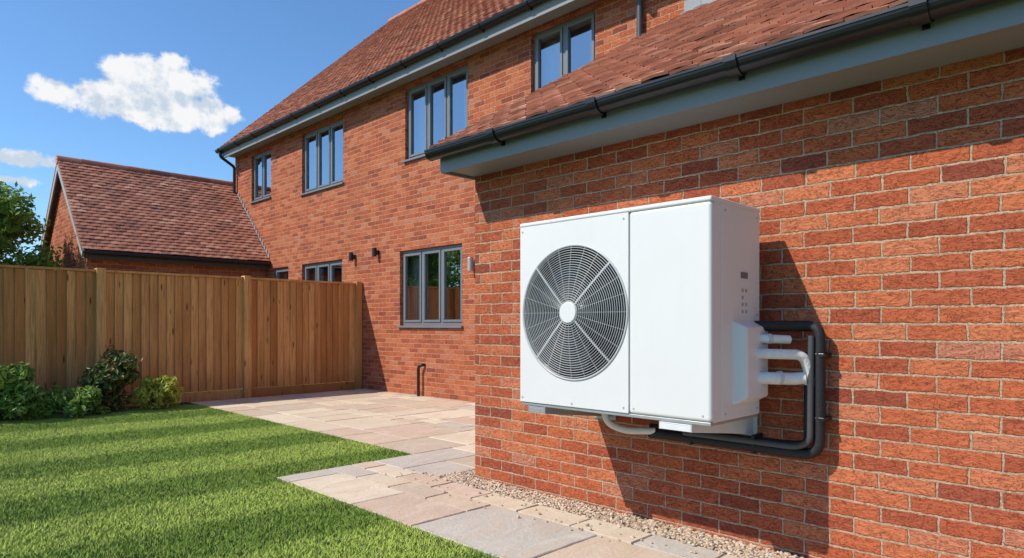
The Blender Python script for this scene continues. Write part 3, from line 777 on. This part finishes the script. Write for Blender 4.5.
# ------------------------------------------------------------------ light
sd=Vector((.62,-.28,-.66)).normalized()
sun=bpy.data.lights.new('sun','SUN'); sun.energy=5.0; sun.angle=math.radians(.5); sun.color=(1,.94,.83)
so=link(bpy.data.objects.new('sun',sun)); so.rotation_euler=sd.to_track_quat('-Z','Y').to_euler(); so.location=(-5,5,8)
w=bpy.data.worlds.new('World'); scene.world=w; w.use_nodes=True; t=NT(w.node_tree)
bg=[n for n in t.n if n.type=='BACKGROUND'][0]
sky=t.node('ShaderNodeTexSky'); sky.sky_type='NISHITA'; sky.sun_disc=False
sky.sun_elevation=math.asin(-sd.z); sky.sun_rotation=math.atan2(-sd.x,-sd.y); sky.air_density=1.0; sky.dust_density=.3; sky.ozone_density=2.0
bg.inputs['Strength'].default_value=.14
tc=t.node('ShaderNodeTexCoord'); D=t.vmath('NORMALIZE',tc.outputs['Generated'])
th=math.radians(44.83); Fw=Vector((math.sin(th),math.cos(th),0)); Rt=Vector((math.cos(th),-math.sin(th),0))
def pxdir(x,y): return (Fw*664+Rt*(x-512)+Vector((0,0,1))*(325-y)).normalized()
blobs=[(138,76,30,20,1.2),(168,88,38,28,1.2),(205,112,28,19,1.1),(150,108,66,18,1.2),(108,94,30,14,1.0),
       (52,84,17,11,.8),(62,94,22,9,.75),(20,158,32,8,.8),(45,164,14,5,.6),(5,179,22,4,.5)]
n1=t.noise(D,30,8,.58,.15); n2=t.noise(t.vmath('ADD',D,(.006,-.005,.015)),30,5,.58,.15)
field=None
for (x,y,a,b,wt) in blobs:
    c=pxdir(x,y); r=c.cross(Vector((0,0,1))).normalized(); u=r.cross(c)
    sc=math.sqrt(664**2+(x-512)**2)
    dr=t.math('MULTIPLY',t.vmath('DOT_PRODUCT',D,tuple(r),1),sc/a*.95); du=t.math('MULTIPLY',t.vmath('DOT_PRODUCT',D,tuple(u),1),sc/b)
    dc=t.vmath('DOT_PRODUCT',D,tuple(c),1)
    rr=t.math('SQRT',t.math('ADD',t.math('MULTIPLY',dr,dr),t.math('MULTIPLY',du,du)))
    f=t.math('MULTIPLY',t.math('SUBTRACT',1.12,rr),wt); f=t.math('ADD',f,t.math('MULTIPLY',t.math('LESS_THAN',dc,.5),-9))
    field=f if field is None else t.math('SMOOTH_MAX',field,f,.2)
dens=t.math('ADD',field,t.math('MULTIPLY',t.math('SUBTRACT',n1,.5),2.0))
alpha=t.sstep(dens,.05,.42)
c=pxdir(155,98); r_=c.cross(Vector((0,0,1))).normalized(); u_=r_.cross(c)
vert=t.math('MULTIPLY',t.vmath('DOT_PRODUCT',D,tuple(u_),1),8)
lit=t.math('ADD',t.math('ADD',.66,t.math('MULTIPLY',t.math('SUBTRACT',n1,n2),5.0)),vert,clamp=True)
cc=t.mix(lit,(4.2,4.9,5.7,1),(6.7,6.75,6.8,1))
skyc=t.vmath('MULTIPLY',sky.outputs[0],(.78,1.07,1.32))
final=t.mix(t.math('MULTIPLY',alpha,.98),skyc,cc)
t.put(bg.inputs['Color'],final)

# ------------------------------------------------------------------ camera
cam=bpy.data.cameras.new('camera'); cam.sensor_width=36; cam.lens=664/1024*36; cam.shift_y=46/1024; cam.clip_end=2000; cam.clip_start=.05
co=link(bpy.data.objects.new('camera',cam)); co.location=(0,0,H); co.rotation_euler=(math.radians(90),0,-th)
scene.camera=co
